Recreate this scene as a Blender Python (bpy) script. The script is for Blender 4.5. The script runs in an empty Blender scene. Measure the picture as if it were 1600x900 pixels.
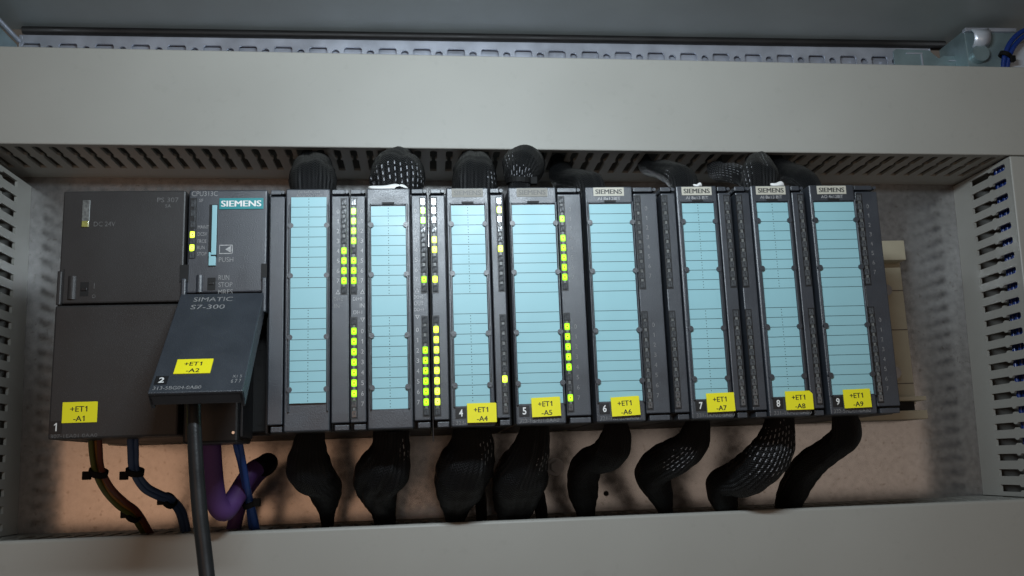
import bpy, bmesh, math, random
from mathutils import Vector, Matrix

S = 0.001                      # everything below is written in millimetres
scene = bpy.context.scene
COL = scene.collection
random.seed(7)

# ---------------------------------------------------------------- camera
cam_data = bpy.data.cameras.new("camera")
cam_data.sensor_width = 36.0
cam_data.lens = 1450.0 / 1600.0 * 36.0
cam_data.clip_start = 0.01
cam_data.clip_end = 20.0
camera = bpy.data.objects.new("camera", cam_data)
COL.objects.link(camera)
Rm = Matrix(((0.995471, 0.01761, -0.093425), (-0.088471, -0.18816, -0.978146), (-0.034804, 0.981981, -0.185749)))
camera.matrix_world = Matrix.Translation(Vector((177.15, -457.91, -14.77)) * S) @ Rm.to_4x4()
scene.camera = camera

# ---------------------------------------------------------------- light
world = bpy.data.worlds.new("World")
scene.world = world
world.use_nodes = True
bg = world.node_tree.nodes["Background"]
bg.inputs[0].default_value = (1.0, 0.88, 0.78, 1)
bg.inputs[1].default_value = 0.06


def area_lamp(name, loc, target, sx, sy, watts, color):
    l = bpy.data.lights.new(name, 'AREA')
    l.shape = 'RECTANGLE'
    l.size, l.size_y = sx * S, sy * S
    l.energy = watts
    l.color = color
    o = bpy.data.objects.new(name, l)
    COL.objects.link(o)
    o.location = Vector(loc) * S
    d = Vector(target) - Vector(loc)
    o.rotation_euler = d.to_track_quat('-Z', 'Y').to_euler()
    return o


area_lamp("work_lamp", (200, -272, 190), (215, 60, 165), 150, 18, 1.15, (0.79, 0.91, 1.0))
area_lamp("warm_room_lamp", (-190, -980, -70), (60, 125, -20), 560, 300, 0.60, (1.0, 0.56, 0.33))  # added area light standing in for the warm-lit room mirrored in the plate
area_lamp("room_lamp", (690, -1050, -60), (330, 125, -20), 980, 320, 0.46, (1.0, 0.80, 0.66))  # added fill, no real lamp: brightens the plate's reflection towards the right

scene.view_settings.view_transform = 'Standard'
scene.view_settings.look = 'None'
scene.view_settings.exposure = 0.0
scene.view_settings.gamma = 1.0
scene.view_settings.use_curve_mapping = False
SLEEVE_BELOW = {
  'A': [(118.3, 26.0, 6.8, 6.5), (116.3, 32.0, -3.3, 9.8), (115.9, 38.0, -11.7, 12.2), (117.5, 44.0, -17.3, 12.0), (121.4, 54.0, -22.2, 10.6), (121.5, 66.0, -30.3, 8.0), (120.9, 78.0, -38.6, 4.6), (120.1, 90.0, -50.4, 2.5)],
  'B': [(159.3, 26.0, 6.8, 9.2), (158.0, 32.0, -4.7, 11.2), (154.3, 38.0, -14.3, 14.3), (149.8, 48.0, -21.8, 13.5), (150.1, 60.0, -29.8, 10.7), (152.0, 76.0, -39.4, 7.1), (152.7, 90.0, -51.8, 5.4)],
  '4': [(200.3, 26.0, 6.2, 9.3), (199.9, 32.0, -6.1, 12.0), (196.9, 38.0, -15.8, 15.4), (194.4, 48.0, -24.1, 14.3), (192.5, 62.0, -33.5, 10.5), (192.0, 76.0, -42.4, 6.4), (192.2, 90.0, -53.4, 4.8)],
  '5': [(233.6, 26.0, 7.4, 7.3), (231.9, 32.0, -3.9, 9.4), (229.5, 38.0, -12.0, 11.8), (226.0, 48.0, -20.9, 15.1), (225.3, 62.0, -30.7, 14.1), (224.7, 76.0, -41.6, 10.4), (224.4, 90.0, -54.7, 8.1)],
  '6': [(275.2, 24.0, 7.7, 5.7), (275.3, 30.0, -4.7, 8.8), (272.0, 38.0, -12.4, 9.9), (264.9, 50.0, -15.5, 8.7), (262.7, 60.0, -22.3, 9.6), (263.9, 70.0, -31.6, 9.3), (266.2, 80.0, -41.6, 6.6), (268.6, 92.0, -55.6, 4.1)],
  '7': [(320.3, 24.0, 7.0, 6.1), (316.9, 30.0, -6.7, 9.2), (310.2, 38.0, -13.7, 10.6), (303.1, 50.0, -18.9, 10.2), (301.5, 60.0, -25.4, 10.3), (307.7, 70.0, -35.4, 7.2), (312.5, 80.0, -45.2, 4.4), (314.8, 92.0, -56.8, 3.7)],
  '8': [(364.8, 24.0, 6.7, 7.5), (362.2, 30.0, -8.2, 10.6), (357.2, 38.0, -18.7, 13.1), (350.0, 50.0, -26.4, 12.0), (341.3, 62.0, -29.4, 9.3), (344.6, 72.0, -37.2, 9.1), (350.1, 82.0, -46.7, 6.3), (353.2, 92.0, -58.3, 5.3)],
  '9': [(398.7, 24.0, 6.7, 6.8), (401.6, 30.0, -5.4, 8.6), (398.3, 40.0, -11.9, 9.1), (390.2, 52.0, -19.8, 9.6), (387.6, 64.0, -27.9, 10.2), (385.7, 76.0, -38.8, 8.9), (384.8, 86.0, -48.3, 6.8), (386.5, 94.0, -59.8, 5.3)],
  '4b': [(201.8, 60.0, -23.6, 4.2), (205.6, 70.0, -31.9, 3.9), (206.6, 80.0, -41.0, 3.3), (206.9, 92.0, -53.1, 2.9)],
  '5b': [(232.7, 60.0, -24.7, 4.6), (237.8, 70.0, -33.1, 4.3), (240.8, 80.0, -42.4, 3.6), (242.5, 92.0, -54.5, 3.0)],
}
SLEEVE_ABOVE = {
  'A': [(119.7, 18.0, 113.1, 11.3), (118.6, 26.0, 134.7, 12.3), (117.4, 36.0, 142.5, 12.9), (115.4, 52.0, 151.0, 11.9), (112.7, 74.0, 161.3, 10.6), (110.3, 94.0, 173.6, 8.6)],
  'B': [(163.1, 18.0, 112.6, 12.8), (163.1, 26.0, 135.1, 14.8), (163.2, 36.0, 144.0, 14.8), (163.1, 52.0, 153.0, 13.1), (162.6, 74.0, 163.4, 11.4), (162.1, 94.0, 175.9, 9.5)],
  '4': [(203.8, 18.0, 112.2, 11.2), (204.8, 26.0, 134.8, 12.2), (205.5, 36.0, 143.8, 12.1), (206.5, 52.0, 152.3, 11.0), (207.9, 74.0, 162.4, 10.0), (209.2, 94.0, 174.8, 8.0)],
  '5': [(227.6, 18.0, 111.9, 6.8), (229.0, 24.0, 134.0, 6.3), (230.0, 28.0, 139.9, 9.1), (232.7, 38.0, 148.0, 12.6), (236.3, 56.0, 156.2, 11.5), (240.2, 76.0, 164.5, 10.5), (244.1, 94.0, 175.5, 8.8)],
  '6': [(266.9, 18.0, 111.5, 6.9), (268.3, 26.0, 132.1, 8.8), (264.9, 38.0, 139.5, 8.6), (261.4, 56.0, 145.9, 8.2), (261.2, 78.0, 155.3, 7.8), (263.4, 100.0, 171.2, 6.9)],
  '7': [(318.4, 18.0, 110.9, 6.9), (321.4, 28.0, 134.5, 8.5), (320.2, 40.0, 143.9, 8.0), (317.1, 58.0, 152.9, 6.4), (314.6, 78.0, 160.7, 5.1), (316.4, 98.0, 174.0, 4.5)],
  '8': [(360.5, 18.0, 110.4, 9.1), (365.5, 28.0, 134.9, 10.8), (369.2, 38.0, 144.9, 9.9), (376.2, 56.0, 154.7, 8.4), (384.6, 78.0, 166.1, 7.2), (392.1, 96.0, 177.3, 6.2)],
  '8b': [(364.7, 34.0, 135.3, 6.5), (360.6, 42.0, 143.2, 6.6), (356.8, 52.0, 148.7, 6.4), (355.8, 66.0, 153.2, 6.2), (359.3, 84.0, 162.4, 5.6), (363.5, 100.0, 174.5, 5.0)],
  '9': [(396.5, 20.0, 114.2, 4.9), (395.3, 30.0, 133.8, 6.9), (394.2, 42.0, 142.5, 7.4), (394.4, 60.0, 151.9, 6.9), (397.4, 80.0, 162.5, 6.4), (402.8, 98.0, 175.4, 5.4)],
}
WIRES = {
  'purple': [(67.3, 30.0, 4.7, 4.9), (67.7, 32.0, -1.7, 4.9), (67.6, 38.0, -16.1, 5.1), (68.6, 42.0, -28.1, 5.4), (71.8, 46.0, -33.5, 5.5), (75.6, 52.0, -28.1, 5.2), (80.2, 58.0, -18.5, 4.9), (83.4, 62.0, -13.2, 4.8)],
  'purple2': [(83.4, 62.0, -12.5, 4.8), (85.7, 64.0, -9.2, 4.5), (82.7, 74.0, -17.0, 4.2), (75.9, 84.0, -29.2, 3.9), (69.0, 98.0, -48.9, 3.6)],
  'black': [(73.3, -30.0, 22.4, 3.2), (74.1, -32.0, 10.9, 3.1), (76.0, -34.0, -8.8, 3.2), (78.7, -36.0, -30.6, 3.3), (81.8, -38.0, -49.2, 3.3), (85.9, -42.0, -72.3, 3.3)],
  'blue1': [(82.4, 18.0, 16.4, 1.0), (82.5, 22.0, 7.7, 1.3), (82.6, 34.0, -5.4, 1.5), (82.8, 48.0, -21.7, 1.7), (82.1, 60.0, -28.6, 1.9), (82.0, 72.0, -37.5, 2.1), (81.4, 88.0, -48.7, 2.1)],
  'blue2': [(80.8, 24.0, 7.9, 1.0), (80.5, 28.0, -0.6, 1.3), (80.9, 40.0, -10.1, 1.5), (81.4, 52.0, -22.4, 1.7), (81.4, 62.0, -30.3, 1.9), (79.9, 76.0, -37.6, 2.1), (79.0, 90.0, -48.8, 2.2)],
  'w1': [(11.7, 22.0, 8.7, 1.3), (11.0, 26.0, 0.1, 1.4), (11.1, 32.0, -10.9, 1.4), (12.5, 42.0, -20.6, 1.5), (15.4, 56.0, -29.2, 1.5), (18.5, 70.0, -35.2, 1.5), (19.2, 92.0, -46.4, 1.6)],
  'w2': [(13.5, 24.0, 8.7, 1.3), (12.8, 28.0, 0.0, 1.4), (12.5, 34.0, -10.0, 1.4), (14.4, 44.0, -20.7, 1.5), (17.3, 58.0, -28.4, 1.5), (19.9, 72.0, -34.0, 1.6), (20.7, 94.0, -46.6, 1.6)],
  'w3': [(16.3, 20.0, 8.5, 1.3), (15.7, 24.0, -0.1, 1.3), (15.1, 30.0, -10.1, 1.4), (16.9, 40.0, -19.7, 1.5), (19.8, 54.0, -27.3, 1.5), (22.4, 68.0, -33.3, 1.5), (23.0, 92.0, -46.6, 1.6)],
  'b1': [(30.4, 22.0, 8.1, 1.4), (29.9, 26.0, -2.1, 1.6), (29.4, 32.0, -11.5, 1.6), (30.9, 44.0, -20.3, 1.6), (35.2, 54.0, -25.0, 1.7), (39.2, 64.0, -28.1, 1.7), (41.2, 78.0, -35.2, 1.8), (40.3, 94.0, -47.4, 1.8)],
  'b2': [(32.5, 24.0, 8.1, 1.4), (31.7, 28.0, -2.2, 1.6), (30.9, 34.0, -11.6, 1.6), (32.5, 46.0, -19.5, 1.7), (36.6, 56.0, -23.8, 1.7), (40.6, 66.0, -27.2, 1.7), (42.7, 80.0, -34.6, 1.8), (41.9, 96.0, -47.6, 1.8)],
}

# ---------------------------------------------------------------- materials
def new_mat(name):
    m = bpy.data.materials.new(name)
    m.use_nodes = True
    nt = m.node_tree
    return m, nt, nt.nodes["Principled BSDF"]


def node(nt, kind, **kw):
    n = nt.nodes.new(kind)
    for k, v in kw.items():
        setattr(n, k, v)
    return n


def surface(name, color, rough=0.5, metal=0.0, var=0.12, var_scale=40.0, grain=0.0, grain_scale=2500.0,
            spec=0.5, rough_var=0.08, speck=0.0, speck_scale=900.0, speck_color=(0.05, 0.04, 0.03)):
    """one principled surface with mottled colour, uneven gloss and fine grain"""
    m, nt, b = new_mat(name)
    tc = node(nt, 'ShaderNodeTexCoord')
    n1 = node(nt, 'ShaderNodeTexNoise')
    n1.inputs['Scale'].default_value = var_scale
    n1.inputs['Detail'].default_value = 6
    nt.links.new(tc.outputs['Object'], n1.inputs['Vector'])
    mr = node(nt, 'ShaderNodeMapRange')
    mr.inputs['From Min'].default_value = 0.3
    mr.inputs['From Max'].default_value = 0.7
    mr.inputs['To Min'].default_value = 1 - var
    mr.inputs['To Max'].default_value = 1 + var
    nt.links.new(n1.outputs['Fac'], mr.inputs['Value'])
    hsv = node(nt, 'ShaderNodeHueSaturation')
    hsv.inputs['Color'].default_value = (*color, 1)
    nt.links.new(mr.outputs['Result'], hsv.inputs['Value'])
    last = hsv.outputs['Color']
    if speck > 0:
        n3 = node(nt, 'ShaderNodeTexNoise')
        n3.inputs['Scale'].default_value = speck_scale
        n3.inputs['Detail'].default_value = 3
        nt.links.new(tc.outputs['Object'], n3.inputs['Vector'])
        m3 = node(nt, 'ShaderNodeMapRange')
        m3.inputs['From Min'].default_value = 0.62
        m3.inputs['From Max'].default_value = 0.72
        m3.inputs['To Max'].default_value = speck
        nt.links.new(n3.outputs['Fac'], m3.inputs['Value'])
        mx = node(nt, 'ShaderNodeMix', data_type='RGBA')
        nt.links.new(m3.outputs['Result'], mx.inputs['Factor'])
        nt.links.new(last, mx.inputs['A'])
        mx.inputs['B'].default_value = (*speck_color, 1)
        last = mx.outputs['Result']
    nt.links.new(last, b.inputs['Base Color'])
    b.inputs['Metallic'].default_value = metal
    b.inputs['Specular IOR Level'].default_value = spec
    mr2 = node(nt, 'ShaderNodeMapRange')
    mr2.inputs['From Min'].default_value = 0.3
    mr2.inputs['From Max'].default_value = 0.7
    mr2.inputs['To Min'].default_value = max(0.02, rough - rough_var)
    mr2.inputs['To Max'].default_value = min(1, rough + rough_var)
    nt.links.new(n1.outputs['Fac'], mr2.inputs['Value'])
    nt.links.new(mr2.outputs['Result'], b.inputs['Roughness'])
    if grain > 0:
        n2 = node(nt, 'ShaderNodeTexNoise')
        n2.inputs['Scale'].default_value = grain_scale
        n2.inputs['Detail'].default_value = 4
        nt.links.new(tc.outputs['Object'], n2.inputs['Vector'])
        bp = node(nt, 'ShaderNodeBump')
        bp.inputs['Strength'].default_value = grain
        bp.inputs['Distance'].default_value = 0.0002
        nt.links.new(n2.outputs['Fac'], bp.inputs['Height'])
        nt.links.new(bp.outputs['Normal'], b.inputs['Normal'])
    return m


def glowing(name, color, strength, base):
    m, nt, b = new_mat(name)
    b.inputs['Base Color'].default_value = (*base, 1)
    b.inputs['Roughness'].default_value = 0.2
    b.inputs['Emission Color'].default_value = (*color, 1)
    b.inputs['Emission Strength'].default_value = strength
    return m


M = {}
M['duct'] = surface('duct_plastic', (0.402, 0.398, 0.362), 0.45, var=0.05, var_scale=9, grain=0.14, grain_scale=1500, speck=0.10, speck_scale=160, speck_color=(0.26, 0.25, 0.22), rough_var=0.10)
M['duct_dark'] = surface('duct_inside', (0.20, 0.195, 0.18), 0.6, var=0.08)  # duct plastic with the shade inside the ducts put into its colour
M['plastic'] = surface('anthracite_plastic', (0.030, 0.036, 0.046), 0.41, var=0.12, var_scale=60, grain=0.6, grain_scale=2200, spec=0.95,
                       speck=0.35, speck_scale=1500, speck_color=(0.13, 0.13, 0.13))
M['plastic_warm'] = surface('warm_black_plastic', (0.030, 0.029, 0.029), 0.46, var=0.10, var_scale=25, grain=0.5, grain_scale=2600,  # module plastic with the warm dim light at the left put into its colour
                            speck=0.3, speck_scale=1500, speck_color=(0.10, 0.10, 0.10))
M['black'] = surface('black_plastic', (0.012, 0.012, 0.013), 0.45, var=0.2, grain=0.3)
M['gloss_black'] = surface('gloss_black_edge', (0.02, 0.02, 0.021), 0.12, var=0.3, grain=0.1, spec=0.8)
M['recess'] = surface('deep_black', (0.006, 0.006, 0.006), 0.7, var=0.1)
M['rubber'] = surface('black_rubber', (0.012, 0.011, 0.011), 0.55, var=0.3, var_scale=60, grain=0.3)
M['label'] = surface('blue_label', (0.30, 0.55, 0.60), 0.42, var=0.03, var_scale=30, grain=0.05)
M['line'] = surface('label_print', (0.03, 0.06, 0.07), 0.5)
M['yellow'] = surface('yellow_sticker', (0.92, 0.84, 0.015), 0.45, var=0.02, grain=0.05)
M['ink'] = surface('black_ink', (0.02, 0.02, 0.015), 0.5)
M['white'] = surface('white_print', (0.80, 0.80, 0.78), 0.5, var=0.03)
M['grey_print'] = surface('grey_print', (0.40, 0.40, 0.40), 0.5, var=0.35, var_scale=900)
M['cpu_print'] = surface('dull_grey_print', (0.26, 0.26, 0.26), 0.5, var=0.35, var_scale=900)
M['worn_print'] = surface('worn_grey_print', (0.12, 0.12, 0.12), 0.5, var=0.4, var_scale=900)  # darker copy of the grey print, for the power supply
M['faint_print'] = surface('faint_print', (0.19, 0.19, 0.19), 0.5, var=0.4, var_scale=900)
M['brown_print'] = surface('brown_print', (0.11, 0.095, 0.08), 0.5, var=0.3, var_scale=900)
M['teal'] = surface('teal_badge', (0.03, 0.27, 0.29), 0.4, var=0.03)
M['badge'] = surface('cream_badge', (0.52, 0.50, 0.42), 0.45, var=0.04)
M['worn_badge'] = surface('worn_badge', (0.22, 0.21, 0.18), 0.55, var=0.10, var_scale=200)  # darker, browner badge, close in tone to its ink
M['badge_ink'] = surface('badge_ink', (0.06, 0.06, 0.055), 0.5)
M['worn_ink'] = surface('worn_ink', (0.11, 0.105, 0.095), 0.5)
M['led_off'] = surface('clear_light_pipe', (0.075, 0.08, 0.085), 0.09, var=0.45, var_scale=700, grain=0.03, grain_scale=900, spec=0.9)
M['led_frost'] = surface('frosted_light_pipe', (0.13, 0.135, 0.13), 0.38, var=0.5, var_scale=600, grain=0.2)
M['led_dim'] = surface('straw_light_pipe', (0.30, 0.29, 0.08), 0.2, var=0.2, var_scale=500, grain=0.4, spec=0.8)
M['led_green'] = glowing('green_led', (0.36, 1.0, 0.0), 1.1, (0.2, 0.4, 0.02))
M['led_yellow'] = glowing('yellow_green_led', (0.66, 1.0, 0.02), 1.0, (0.4, 0.4, 0.05))


def hot_centre(m, c_mid, c_edge, s_mid, s_edge, r):
    nt = m.node_tree
    b = nt.nodes['Principled BSDF']
    tc = node(nt, 'ShaderNodeTexCoord')
    ln = node(nt, 'ShaderNodeVectorMath', operation='LENGTH')
    nt.links.new(tc.outputs['Object'], ln.inputs[0])
    mr = node(nt, 'ShaderNodeMapRange')
    mr.inputs['From Max'].default_value = r * S
    nt.links.new(ln.outputs['Value'], mr.inputs['Value'])
    mx = node(nt, 'ShaderNodeMix', data_type='RGBA')
    nt.links.new(mr.outputs['Result'], mx.inputs['Factor'])
    mx.inputs['A'].default_value = (*c_mid, 1)
    mx.inputs['B'].default_value = (*c_edge, 1)
    nt.links.new(mx.outputs['Result'], b.inputs['Emission Color'])
    ms = node(nt, 'ShaderNodeMapRange')
    ms.inputs['From Max'].default_value = r * S
    ms.inputs['To Min'].default_value = s_mid
    ms.inputs['To Max'].default_value = s_edge
    nt.links.new(ln.outputs['Value'], ms.inputs['Value'])
    nt.links.new(ms.outputs['Result'], b.inputs['Emission Strength'])


hot_centre(M['led_yellow'], (0.95, 1.0, 0.22), (0.62, 1.0, 0.0), 3.6, 1.1, 2.0)
hot_centre(M['led_green'], (0.55, 1.0, 0.04), (0.32, 1.0, 0.0), 2.6, 0.85, 2.1)
M['led_dot'] = glowing('led_core', (0.12, 0.35, 0.0), 0.4, (0.02, 0.06, 0.0))
M['cream'] = surface('cream_coated_metal', (0.50, 0.45, 0.33), 0.42, var=0.06, var_scale=60, grain=0.15)
M['steel'] = surface('zinc_plated_steel', (0.50, 0.53, 0.60), 0.36, metal=0.45, var=0.18, var_scale=45, grain=0.3, grain_scale=700)
M['steel_teal'] = surface('chromated_steel', (0.30, 0.40, 0.42), 0.36, metal=0.5, var=0.2, var_scale=50, grain=0.3, grain_scale=700)
M['chrome'] = surface('bright_clip_steel', (0.75, 0.80, 0.86), 0.2, metal=1.0, var=0.08)
M['bright_steel'] = surface('bright_zinc', (0.72, 0.78, 0.86), 0.32, metal=0.35, var=0.08)
M['plate'] = surface('galvanised_plate', (0.41, 0.40, 0.395), 0.20, metal=0.75, var=0.19, var_scale=240, grain=0.012, grain_scale=260,
                     speck=0.6, speck_scale=430, speck_color=(0.22, 0.19, 0.165), rough_var=0.03)
M['roof'] = surface('painted_roof_steel', (0.36, 0.40, 0.40), 0.42, var=0.10, var_scale=20, grain=0.3, grain_scale=900, spec=0.9)
M['screw'] = surface('grey_screw', (0.35, 0.35, 0.36), 0.35, metal=0.7, var=0.15)
M['tie'] = surface('black_tie', (0.006, 0.006, 0.006), 0.65, var=0.2, spec=0.2)
M['purple'] = surface('purple_sheath', (0.10, 0.042, 0.175), 0.6, var=0.10, var_scale=60, grain=0.2, grain_scale=600)
M['cable_black'] = surface('black_sheath', (0.016, 0.017, 0.018), 0.33, var=0.15, var_scale=60, grain=0.25, grain_scale=900)
M['wire_blue'] = surface('blue_wire', (0.03, 0.09, 0.36), 0.35, var=0.1, var_scale=80)
M['wire_grey_blue'] = surface('slate_blue_wire', (0.05, 0.09, 0.19), 0.4, var=0.1, var_scale=80)
M['wire_bright'] = surface('bright_blue_wire', (0.010, 0.035, 0.20), 0.3, var=0.08, var_scale=80)
M['wire_orange'] = surface('orange_wire', (0.30, 0.13, 0.02), 0.4, var=0.15, var_scale=90)
M['wire_green'] = surface('green_wire', (0.10, 0.11, 0.02), 0.4, var=0.15, var_scale=90)
M['wire_brown'] = surface('brown_wire', (0.12, 0.03, 0.015), 0.4, var=0.15, var_scale=90)


def braid_material():
    """black monofilament braid: crossing strands as bump, pale wires showing where the weave is stretched open"""
    m, nt, b = new_mat('braided_sleeve')
    uv = node(nt, 'ShaderNodeUVMap')
    sep = node(nt, 'ShaderNodeSeparateXYZ')
    nt.links.new(uv.outputs['UV'], sep.inputs[0])

    def math_(op, a, bb=None):
        n = node(nt, 'ShaderNodeMath', operation=op)
        for i, v in enumerate((a, bb)):
            if v is None:
                continue
            if isinstance(v, (int, float)):
                n.inputs[i].default_value = v
            else:
                nt.links.new(v, n.inputs[i])
        return n.outputs[0]
    u = math_('MULTIPLY', sep.outputs[0], 56.0)
    v = math_('MULTIPLY', sep.outputs[1], 0.75)            # v is millimetres along the sleeve
    a = math_('ADD', u, v)
    c = math_('SUBTRACT', u, v)
    sa = math_('ABSOLUTE', math_('SINE', math_('MULTIPLY', a, math.pi)))
    sc_ = math_('ABSOLUTE', math_('SINE', math_('MULTIPLY', c, math.pi)))
    over = math_('GREATER_THAN', math_('SINE', math_('MULTIPLY', u, math.pi)), 0.0)
    h = math_('ADD', math_('MULTIPLY', over, sa), math_('MULTIPLY', math_('SUBTRACT', 1.0, over), sc_))
    bp = node(nt, 'ShaderNodeBump')
    bp.inputs['Strength'].default_value = 0.9
    bp.inputs['Distance'].default_value = 0.0004
    nt.links.new(h, bp.inputs['Height'])
    nt.links.new(bp.outputs['Normal'], b.inputs['Normal'])
    # open weave
    at = node(nt, 'ShaderNodeAttribute', attribute_name='open_weave')
    U = math_('MULTIPLY', sep.outputs[0], 26.0)
    du = math_('ABSOLUTE', math_('SINE', math_('MULTIPLY', math_('ADD', U, math_('MULTIPLY', sep.outputs[1], 0.03)), math.pi)))
    dv = math_('ABSOLUTE', math_('SINE', math_('MULTIPLY', math_('SUBTRACT', math_('MULTIPLY', sep.outputs[1], 0.30), math_('MULTIPLY', U, 0.37)), math.pi)))
    cell = math_('MULTIPLY', math_('GREATER_THAN', du, 0.955), math_('GREATER_THAN', dv, 0.66))
    nz = node(nt, 'ShaderNodeTexNoise')
    nz.inputs['Scale'].default_value = 420
    tc = node(nt, 'ShaderNodeTexCoord')
    nt.links.new(tc.outputs['Object'], nz.inputs['Vector'])
    thr = math_('GREATER_THAN', math_('ADD', at.outputs['Fac'], math_('MULTIPLY', math_('SUBTRACT', nz.outputs['Fac'], 0.5), 1.5)), 0.5)
    fl = math_('MULTIPLY', math_('MULTIPLY', cell, thr), math_('MINIMUM', math_('MULTIPLY', nz.outputs['Fac'], 1.5), 1.0))
    mx = node(nt, 'ShaderNodeMix', data_type='RGBA')
    nt.links.new(fl, mx.inputs['Factor'])
    base = node(nt, 'ShaderNodeMix', data_type='RGBA')
    nt.links.new(h, base.inputs['Factor'])
    base.inputs['A'].default_value = (0.002, 0.002, 0.002, 1)
    base.inputs['B'].default_value = (0.0085, 0.009, 0.010, 1)
    nt.links.new(base.outputs['Result'], mx.inputs['A'])
    mx.inputs['B'].default_value = (0.44, 0.45, 0.48, 1)
    nt.links.new(mx.outputs['Result'], b.inputs['Base Color'])
    b.inputs['Roughness'].default_value = 0.5
    b.inputs['Specular IOR Level'].default_value = 0.28
    return m


M['braid'] = braid_material()

# ---------------------------------------------------------------- mesh helpers (millimetres in, metres out)
CACHE = {}


def finish(name, bm, mats, parent=None, smooth=False, mesh_only=False):
    me = bpy.data.meshes.new(name)
    bmesh.ops.recalc_face_normals(bm, faces=bm.faces)
    for v in bm.verts:
        v.co *= S
    bm.to_mesh(me)
    bm.free()
    if not isinstance(mats, (list, tuple)):
        mats = [mats]
    for mt in mats:
        me.materials.append(mt)
    if smooth:
        for p in me.polygons:
            p.use_smooth = True
    if mesh_only:
        return me
    return link(name, me, parent)


def link(name, me, parent=None, loc=(0, 0, 0)):
    o = bpy.data.objects.new(name, me)
    COL.objects.link(o)
    o.location = Vector(loc) * S
    if parent is not None:
        o.parent = parent
    return o


def empty(name, loc, label, cat, group=None):
    o = bpy.data.objects.new(name, None)
    o.empty_display_size = 0.01
    COL.objects.link(o)
    o.location = Vector(loc) * S
    return tag(o, label, cat, group)


def tag(o, label=None, cat=None, group=None, kind=None):
    if label: o['label'] = label
    if cat: o['category'] = cat
    if group: o['group'] = group
    if kind: o['kind'] = kind
    return o


def add_box(bm, x0, x1, y0, y1, z0, z1, bevel=0.0, seg=2, mat=0):
    r = bmesh.ops.create_cube(bm, size=1.0)
    vs = r['verts']
    for v in vs:
        v.co = Vector((x0 + (v.co.x + .5) * (x1 - x0), y0 + (v.co.y + .5) * (y1 - y0), z0 + (v.co.z + .5) * (z1 - z0)))
    fs = set(f for v in vs for f in v.link_faces)
    for f in fs:
        f.material_index = mat
    if bevel > 0:
        es = list(set(e for v in vs for e in v.link_edges))
        bmesh.ops.bevel(bm, geom=es, offset=bevel, segments=seg, profile=0.5, affect='EDGES', clamp_overlap=True)
    return bm


def box(name, x0, x1, y0, y1, z0, z1, mat, parent=None, bevel=0.0, seg=2):
    bm = bmesh.new()
    add_box(bm, x0, x1, y0, y1, z0, z1, bevel, seg)
    return finish(name, bm, mat, parent)


def add_cyl(bm, c, r, h, axis='Y', seg=20, mat=0, r2=None):
    """cylinder whose axis starts at c and runs h along axis"""
    rot = {'Y': Matrix.Rotation(-math.pi / 2, 4, 'X'), 'Z': Matrix.Identity(4), 'X': Matrix.Rotation(math.pi / 2, 4, 'Y')}[axis]
    res = bmesh.ops.create_cone(bm, cap_ends=True, segments=seg, radius1=r, radius2=r if r2 is None else r2, depth=h)
    for v in res['verts']:
        v.co = Vector(c) + (rot @ (v.co + Vector((0, 0, h / 2))))
    for f in set(f for v in res['verts'] for f in v.link_faces):
        f.material_index = mat


def add_poly(bm, pts, thick, axis_vec, mat=0):
    """extruded polygon: pts are 3D points in one plane, thickness along axis_vec"""
    a = [bm.verts.new(Vector(p)) for p in pts]
    b = [bm.verts.new(Vector(p) + Vector(axis_vec) * thick) for p in pts]
    n = len(pts)
    fs = [bm.faces.new(a), bm.faces.new(list(reversed(b)))]
    for i in range(n):
        fs.append(bm.faces.new((a[i], b[i], b[(i + 1) % n], a[(i + 1) % n])))
    for f in fs:
        f.material_index = mat


def add_quad(bm, x0, x1, z0, z1, y, mat=0):
    f = bm.faces.new([bm.verts.new((x0, y, z0)), bm.verts.new((x1, y, z0)), bm.verts.new((x1, y, z1)), bm.verts.new((x0, y, z1))])
    f.material_index = mat


def catmull(pts, n):
    out = []
    P = [Vector(p) for p in pts]
    P = [P[0] * 2 - P[1]] + P + [P[-1] * 2 - P[-2]]
    for i in range(1, len(P) - 2):
        for k in range(n):
            t = k / n
            a, b, c, d = P[i - 1], P[i], P[i + 1], P[i + 2]
            out.append(0.5 * ((2 * b) + (c - a) * t + (2 * a - 5 * b + 4 * c - d) * t * t + (3 * b - a - 3 * c + d) * t ** 3))
    out.append(P[-2].copy())
    return out


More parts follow.
